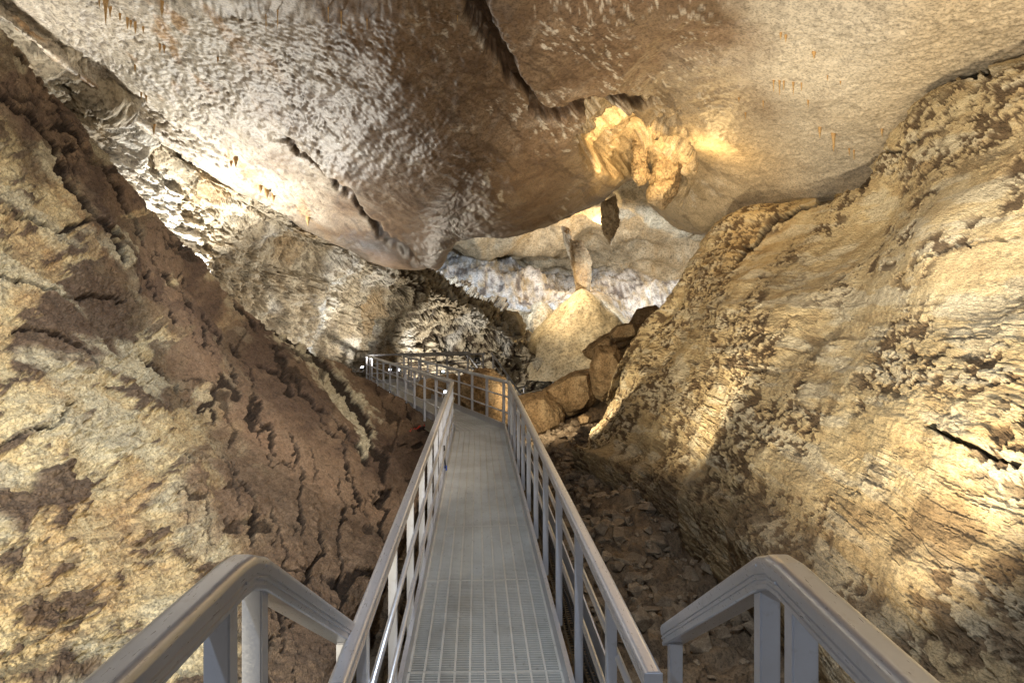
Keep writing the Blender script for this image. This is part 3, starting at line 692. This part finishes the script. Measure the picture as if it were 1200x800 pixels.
# cable tray beside the long walkway
ct = empty('cable_tray', (*onl(.75, 3), -.12), 'perforated black cable tray with a pale side running along the right edge of the walkway', 'cable tray')
a, b = Vector((*onl(.82, 3.0), -.03)), Vector((*onl(.82, 12.6), -.03)); MB().bar(a, b, .012, .15).build('tray_side', M_zinc, ct)
a, b = Vector((*onl(.73, 3.0), -.11)), Vector((*onl(.73, 12.6), -.11))
mb = MB(); nrm = Vector((1, .05125, 0)).normalized()
for i in range(5): mb.bar(a+nrm*(-.08+.04*i), b+nrm*(-.08+.04*i), .012, .006)
for i in range(240):
    c = a.lerp(b, (i+.5)/240); mb.bar(c-nrm*.08, c+nrm*.08, .013, .007)
mb.build('tray_mesh', M_black, ct)
for k, off in enumerate((-.04, 0, .035)):
    MB().tube([a.lerp(b, i/30)+nrm*(off+.012*math.sin(i*1.7+k))+Vector((0, 0, .014)) for i in range(31)], .009, 7).build('cable', M_black, ct)

# ---------------------------------------------------------------- lamps that can be seen
m, nt, b = nodes('lamp_glass'); b.inputs['Base Color'].default_value = (.9, .95, 1, 1)
b.inputs['Emission Color'].default_value = (.86, .93, 1, 1); b.inputs['Emission Strength'].default_value = 8; M_glow = m
def floodlight(pos, aim, label, sc=1.0, group=None):
    pos = Vector(pos); r_ = empty('floodlight', pos, label, 'lamp', group)
    d = (Vector(aim)-pos).normalized(); sd_ = d.cross(Vector((0, 0, 1))).normalized(); u_ = sd_.cross(d)
    MB().box(pos, (.07*sc, .16*sc, .12*sc), d).box(pos-d*.045*sc, (.03*sc, .12*sc, .08*sc), d).build('housing', M_black, r_, .006*sc)
    MB().box(pos+d*.038*sc, (.008*sc, .09*sc, .065*sc), d).build('lens', M_glow, r_)
    MB().bar(pos-u_*.06*sc+sd_*.09*sc, pos-u_*.16*sc+sd_*.09*sc, .01, .03*sc).bar(pos-u_*.06*sc-sd_*.09*sc, pos-u_*.16*sc-sd_*.09*sc, .01, .03*sc).bar(
        pos-u_*.16*sc+sd_*.1*sc, pos-u_*.16*sc-sd_*.1*sc, .03*sc, .01).build('bracket', M_zinc, r_)
    return r_
CAM0 = Vector((0, 0, EYE))
floodlight(P(425, 431, 20.4), P(340, 300, 18), 'small bright floodlight above the rock ridge, left of the far walkway corner')
floodlight(P(454, 461, 17.0), P(470, 520, 5), 'glowing lamp at a post foot on the left edge of the second walkway section', 1.1)
floodlight(P(457, 433, 21.8), P(470, 440, 5), 'left one of two small white lamps low on the far landing', .9)
floodlight(P(467, 433, 21.8), P(480, 440, 5), 'right one of two small white lamps low on the far landing', .9)
floodlight(P(519, 436, 23.0), P(560, 300, 20), 'slim white lamp clipped to a post of the landing handrail', 1.0)
floodlight(P(522, 459, 15.3), P(560, 420, 5), 'small white lamp on the right handrail just behind the bend', .8)
floodlight(P(559, 421, 24.6), P(600, 360, 28), 'bright tilted lamp at the right end of the far landing', 1.3)

bc = empty('cable_clamp', (*onl(-.44, 9.3), .1), 'small blue clamp low on a post of the left handrail', 'clamp')
x, y = onl(-.43, 9.35); MB().box((x, y, .13), (.035, .04, .07)).build('clamp_body', M_blue, bc, .006)
MB().tube([(x, y-.02, .13), (x-.02, y+.05, .30), (x-.03, y+.1, .42)], .012, 8).build('cable', M_black, bc)

# ---------------------------------------------------------------- loose and standing rocks
def hull_rock(name, outline, d, thick, mat, parent=None, cuts=3, amp=.04, seed=0, freq=2.0, flatten=0.72, tilt=0.0, smooth=1):
    """outline in photo pixels at distance d; the rock has real thickness in front of and behind that outline"""
    r = random.Random(seed); cx = sum(p[0] for p in outline)/len(outline); cy = sum(p[1] for p in outline)/len(outline)
    pts = []
    for x, y in outline:
        dd = d+tilt*(cy-y)/F*d
        pts.append(P(x, y, dd))
        for s_, k in ((-1, flatten), (1, flatten)):
            k_ = k+r.uniform(-.15, .12)
            pts.append(P(cx+(x-cx)*k_, cy+(y-cy)*k_, dd+s_*thick/2*r.uniform(.7, 1.1)))
    org = P(cx, cy, d)
    bm = bmesh.new()
    for p in pts: bm.verts.new(p-org)
    h = bmesh.ops.convex_hull(bm, input=bm.verts)
    bmesh.ops.delete(bm, geom=list({v for v in bm.verts if not v.link_faces}), context='VERTS')
    for k in range(cuts):
        bmesh.ops.subdivide_edges(bm, edges=[e for e in bm.edges], cuts=1, use_grid_fill=True)
        bmesh.ops.triangulate(bm, faces=bm.faces)
        if k < smooth: bmesh.ops.smooth_vert(bm, verts=bm.verts, factor=.22, use_axis_x=True, use_axis_y=True, use_axis_z=True)
    bmesh.ops.recalc_face_normals(bm, faces=bm.faces)
    bm.normal_update()
    co = np.array([v.co for v in bm.verts])+seed*3.7; nr = np.array([v.normal for v in bm.verts])
    f_ = fbm(co*freq, 5, .6)*amp*.7+(ridged(co*freq*1.7, 3)-1.2)*amp*.35
    for v, n_, a_ in zip(bm.verts, nr, f_): v.co += Vector(n_)*float(a_)
    me = bpy.data.meshes.new(name); bm.to_mesh(me); bm.free()
    me.polygons.foreach_set('use_smooth', [True]*len(me.polygons)); me.materials.append(mat)
    o = bpy.data.objects.new(name, me); C.objects.link(o)
    if parent: o.parent = parent; o.location = org-parent.location
    else: o.location = org
    return o
def boulder(outline, d, thick, label, **k):
    return tag(hull_rock('boulder', outline, d, thick, k.pop('mat', M_boulder), **k), label, 'boulder')
boulder([(602,462),(640,455),(664,480),(662,500),(640,517),(620,524),(600,500)], 18.6, 1.6, 'squat brown boulder behind the right handrail, left of the long crack', cuts=5, seed=1, amp=.06)
boulder([(634,456),(668,436),(694,430),(700,470),(684,482),(662,492),(648,472)], 19.2, 1.5, 'slanting brown boulder between the squat one and the upright block', cuts=5, seed=2, amp=.06)
boulder([(690,425),(700,404),(724,403),(733,430),(728,455),(706,474),(692,462)], 18.8, 1.0, 'upright angular brown block standing on end in the middle of the boulder pile', cuts=5, seed=3, amp=.045, tilt=-.3)
boulder([(680,412),(700,396),(735,380),(762,378),(756,400),(722,408),(690,424)], 20.6, 1.8, 'dark flat slab bridging over the upright block', cuts=5, seed=4, amp=.06)
boulder([(712,392),(722,380),(745,377),(752,392),(735,402),(716,403)], 19.9, 1.2, 'rounded brown boulder lying on the flat slab', cuts=5, seed=5)
boulder([(736,380),(746,362),(768,356),(780,366),(768,392),(748,396)], 21.2, 1.3, 'topmost orange brown boulder against the right wall', cuts=5, seed=6)
boulder([(722,412),(752,395),(768,420),(748,470),(730,462)], 19.8, 1.4, 'brown boulder wedged between the upright block and the right wall', cuts=5, seed=8)
boulder([(676,488),(684,484),(694,488),(690,497),(680,498)], 16.8, .4, 'small stone lodged under the slanting boulder', cuts=4, seed=7, amp=.02)
boulder([(535,440),(560,428),(592,440),(606,462),(604,500),(575,505),(545,498),(528,470)], 17.2, 1.8, 'large brown boulder behind the railing at the first bend', cuts=5, seed=9, amp=.10)
boulder([(490,445),(535,436),(548,470),(545,492),(505,488),(480,465)], 19.0, 1.5, 'low dark boulder beneath the far landing', cuts=5, seed=10, amp=.08)
# formations in the back chamber
def mound(peak, foot, base_y, d, mat, seed, amp=.14, pw=1.7):
    """a pointed heap with hollow flanks: peak and the two foot points in photo pixels at distance d"""
    top = P(*peak, d); l_ = P(foot[0], base_y, d); r_ = P(foot[1], base_y, d); H = top.z-l_.z+1.2; n, m = 150, 60
    a_ = np.linspace(0, 2*np.pi, n, endpoint=False)[None, :]; t = np.linspace(0, 1, m)[:, None]
    ra = np.where(np.cos(a_) > 0, r_.x-top.x, top.x-l_.x); k_ = (1-(1-t)**pw)
    prof = .12*np.sqrt(t)+.88*t**.95
    x = np.cos(a_)*ra*1.12*prof; y = np.sin(a_)*2.6*prof; z = -H*(.35*t+.65*t**1.25)*(1-.12*np.exp(-t*14))+0*a_
    co = np.stack([x, y, z], -1).reshape(-1, 3)
    rad = co.copy(); rad[:, 2] = .5; rad /= np.linalg.norm(rad, axis=1)[:, None]+1e-6
    w_ = np.repeat(t[:, 0], n); rib = fbm(np.stack([np.tile(a_[0], m)*1.6, w_*1.2, w_*0+seed], 1), 3)
    co += rad*((fbm(co*.8+seed, 4)*amp*1.6+rib*.28*w_)*np.minimum(1, w_*5))[:, None]
    fs = [(j*n+i, j*n+(i+1) % n, (j+1)*n+(i+1) % n, (j+1)*n+i) for j in range(m-1) for i in range(n)]
    me = bpy.data.meshes.new('rock_mound'); me.from_pydata(co.tolist(), [], fs); me.polygons.foreach_set('use_smooth', [True]*len(me.polygons)); me.materials.append(mat)
    bm = bmesh.new(); bm.from_mesh(me); bmesh.ops.recalc_face_normals(bm, faces=bm.faces); bm.to_mesh(me); bm.free()
    o = bpy.data.objects.new('rock_mound', me); C.objects.link(o); o.location = top; return o
cone = mound((682, 338), (602, 772), 410, 31.0, M_back, 3.3, .09)
tag(cone, 'smooth pointed mound of honey coloured rock in the back chamber', 'rock mound')
tag(mound((634, 352), (602, 664), 396, 33.5, M_back, 8.1, .25), 'brightly lit lump of rock left of the pointed mound', 'rock mound')
tag(hull_rock('rock_mound', [(585,372),(592,362),(608,364),(618,382),(614,396),(596,392)], 30.5, 2.0, M_wall, cuts=5, seed=23, amp=.10, freq=1.2), 'rounded rock standing in for dark blue haze at the top edge of the pitted wall', 'rock mound')  # rock shape put in place of the dark blue haze
tag(hull_rock('rock_pillar', [(668,280),(682,281),(693,300),(694,325),(690,348),(674,345),(676,315),(668,296)], 32.6, 1.0, M_boulder, cuts=5, seed=24, amp=.12, freq=2), 'thin dark rock pillar standing above the pointed mound', 'rock pillar')
tag(hull_rock('rock_pillar', [(658,264),(668,266),(674,290),(676,312),(668,304),(661,285)], 34.0, .7, M_gold, cuts=5, seed=25, amp=.10, freq=2), 'narrow rock fin left of the thin dark pillar', 'rock pillar')
tag(hull_rock('rock_pillar', [(704,235),(722,226),(727,262),(716,290),(705,272)], 31.0, .9, M_gold, cuts=5, seed=26, amp=.12, freq=2), 'dark rock blade hanging below the roof opening', 'rock pillar')
tag(hull_rock('rock_pillar', [(752,122),(768,128),(771,150),(764,185),(757,222),(744,214),(741,180),(746,150),(750,108)], 15.0, .7, M_gold, cuts=6, seed=27, amp=.13, freq=1.9), 'glowing golden rock column beside the dome in the roof', 'rock pillar')
tag(hull_rock('rock_pillar', [(776,142),(800,136),(808,165),(803,195),(795,232),(774,250),(757,236),(762,196),(768,168),(772,118),(800,115)], 15.0, 1.1, M_gold, cuts=6, seed=28, amp=.10, freq=1.5), 'brown angular rock column right of the golden one', 'rock pillar')

# rubble: stones one can pick out, then the rest as one mass
def stone_mesh(seed):
    r = random.Random(seed); bm = bmesh.new()
    for k in range(11):
        v = Vector((r.gauss(0, 1), r.gauss(0, 1), r.gauss(0, 1))).normalized(); bm.verts.new((v.x*r.uniform(.8, 1.1), v.y*.75, v.z*.62))
    bmesh.ops.convex_hull(bm, input=bm.verts)
    bmesh.ops.delete(bm, geom=[v for v in bm.verts if not v.link_faces], context='VERTS')
    bmesh.ops.bevel(bm, geom=list(bm.edges), offset=.03, segments=1, affect='EDGES')
    me = bpy.data.meshes.new('stone'); bm.to_mesh(me); bm.free(); me.materials.append(M_stone); return me
SM = [stone_mesh(100+k) for k in range(9)]
ok = np.where(((FL.px > 560) & (FL.px < 900) & (FL.py > 495) & (FL.py < 860)) | ((FL.px > 330) & (FL.px < 480) & (FL.py > 600) & (FL.py < 840)))[0]
wt = FL.d[ok]**2; wt = wt/wt.sum()
rs = np.random.RandomState(3)
pick = rs.choice(ok, 2600, p=wt)
pick = pick[np.argsort(FL.co[pick, 1])]
right_half = []
items = []
for i in pick:
    c = Vector(FL.co[i]); s_ = .04+.16*rnd.random()**2.2
    items.append((s_/c.y, c, s_))
items.sort(key=lambda t: -t[0])
for k, (_, c, s_) in enumerate(items[:300]):
    o = bpy.data.objects.new('stone', SM[k % 9]); C.objects.link(o)
    o.location = c+Vector((0, 0, s_*.22)); o.scale = (s_, s_, s_*rnd.uniform(.7, 1.1))
    o.rotation_euler = (rnd.uniform(-.5, .5), rnd.uniform(-.5, .5), rnd.uniform(0, 6.3))
    side = c.x > 0
    tag(o, 'brown stone in the rubble on the cave floor right of the long walkway' if side else 'brown stone in the dark rubble under the left handrail', 'stone',
        'stones in the rubble right of the walkway' if side else 'stones in the rubble left of the walkway')
mb = MB()
base = [([v.co.copy() for v in m_.vertices], [tuple(p.vertices) for p in m_.polygons]) for m_ in SM[:4]]
for k, (_, c, s_) in enumerate(items[300:]):
    vs, fs = base[k % 4]; rot = Matrix.Rotation(rnd.uniform(0, 6.3), 3, 'Z') @ Matrix.Rotation(rnd.uniform(-.5, .5), 3, 'X')
    mb.add([c+rot@(v*s_)+Vector((0, 0, s_*.2)) for v in vs], fs)
tag(mb.build('rubble', M_stone), 'small brown rubble strewn over the cave floor below the walkway', 'rubble', kind='stuff')

# thin stalactites under the roof
def nearest_roof(px_, py_, sheet):
    i = int(np.argmin((sheet[0]-px_)**2+(sheet[1]-py_)**2)); return Vector(sheet[2][i])
m_ = rock_material('orange_flowstone', [(.3, (.40, .22, .08)), (.5, (.55, .34, .14)), (.7, (.62, .46, .26))], fine=30, bump=.4, bdist=.005)
CE = None
cc = CEIL[0]; cpx = CX+F*cc[:, 0]/cc[:, 1]; cpy = CY-F*(cc[:, 2]-EYE)/cc[:, 1]
vis = (cc[:, 1] > 1) & (np.abs(cpx-600) < 800) & (np.abs(cpy-300) < 500)
cc, cpx, cpy = cc[vis], cpx[vis], cpy[vis]
def drip(px_, py_, ln, r_, label, group):
    near = (cpx-px_)**2+(cpy-py_)**2; k0 = np.where(near < max(16, near.min()+1))[0]
    i = int(k0[np.argmin(cc[k0, 1])]); c = Vector(cc[i]); L = (ln*1.35+2)/F*c.y; R = (r_*1.25+.25)/F*c.y
    n = 7; bm_v = []; fs = []
    k_ = 5
    for j in range(k_):
        t = j/(k_-1); rr = R*(1-t)**.8*(1+.25*math.sin(j*2.1+px_))+R*.08
        for a in range(n):
            bm_v.append((rr*math.cos(2*math.pi*a/n), rr*math.sin(2*math.pi*a/n), .05-t*L-.0))
    for j in range(k_-1):
        for a in range(n): fs.append((j*n+a, j*n+(a+1) % n, (j+1)*n+(a+1) % n, (j+1)*n+a))
    fs.append(tuple((k_-1)*n+a for a in range(n)))
    o = MB().add(bm_v, fs, True).build('stalactite', m_); o.location = c; tag(o, label, 'stalactite', group)
for x, y, l, r_ in ((125,0,26,2.2),(119,-4,14,1.5),(131,12,12,1.5),(190,6,14,2),(187,14,9,1.5)):
    drip(x, y, l, r_, 'orange brown stalactite at the upper left of the roof', 'orange stalactites at the upper left')
for x, y, l, r_ in ((140,20,9,1.5),(147,24,12,1.6),(154,28,9,1.4),(160,30,12,1.6),(168,36,8,1.2),(186,55,10,1.3),(193,58,9,1.3),(160,80,9,1),(166,112,8,1.1),(170,116,7,1.2),(256,72,7,1.1),(184,150,8,1.4),(276,190,9,2.0),(270,193,6,1.5),(305,222,7,2.2),(312,226,9,2.4),(318,232,7,1.8),(361,258,8,2.2)):
    drip(x, y, l, r_, 'short orange stalactite on the bright sloping roof at the left', 'short stalactites on the left roof slope')
for x, y, l, r_ in ((905,98,12,.9),(912,98,15,1),(919,99,10,1.),(929,100,14,.9),(938,101,9,.9),(946,121,9,1),(959,153,11,1.6),(975,160,17,2.0),(983,98,6,.8),(893,122,8,.9),(865,118,6,.9),(872,135,8,.8),(968,92,7,.9),(1034,155,9,1.3),(994,178,8,.9),(1000,180,10,.8),(954,65,8,2.4),(914,42,9,1.4),(921,45,9,1.5)):
    drip(x, y, l, r_, 'thin tan stalactite on the smooth bright roof at the right', 'thin stalactites on the right roof')
for x, y, l, r_ in ((310,20,18,.5),(322,14,20,.6),(384,12,16,.6),(397,14,22,.6),(428,24,12,.6),(536,22,9,.7)):
    drip(x, y, l, r_, 'needle thin straw stalactite on the brown roof left of the crack', 'straw stalactites on the brown roof')

# red marking ribbon on the dark rock left of the handrail
lc = left.data; co = np.empty(len(lc.vertices)*3, np.float32); lc.vertices.foreach_get('co', co); co = co.reshape(-1, 3)
lpx = CX+F*co[:, 0]/np.maximum(co[:, 1], .1); lpy = CY-F*(co[:, 2]-EYE)/np.maximum(co[:, 1], .1)
mb = MB(); pr = None
for k in range(9):
    x, y = 478+k*2.4, 505-k*.9+math.sin(k*1.9)*1.2
    i = int(np.argmin((lpx-x)**2+(lpy-y)**2)); c = Vector(co[i])+(CAM0-Vector(co[i])).normalized()*.05
    if pr and k not in (3,): mb.bar(pr, c, .02, .03)
    pr = c
tag(mb.build('marking_ribbon', M_red), 'short red marking ribbon on the dark reddish rock left of the handrail', 'ribbon')
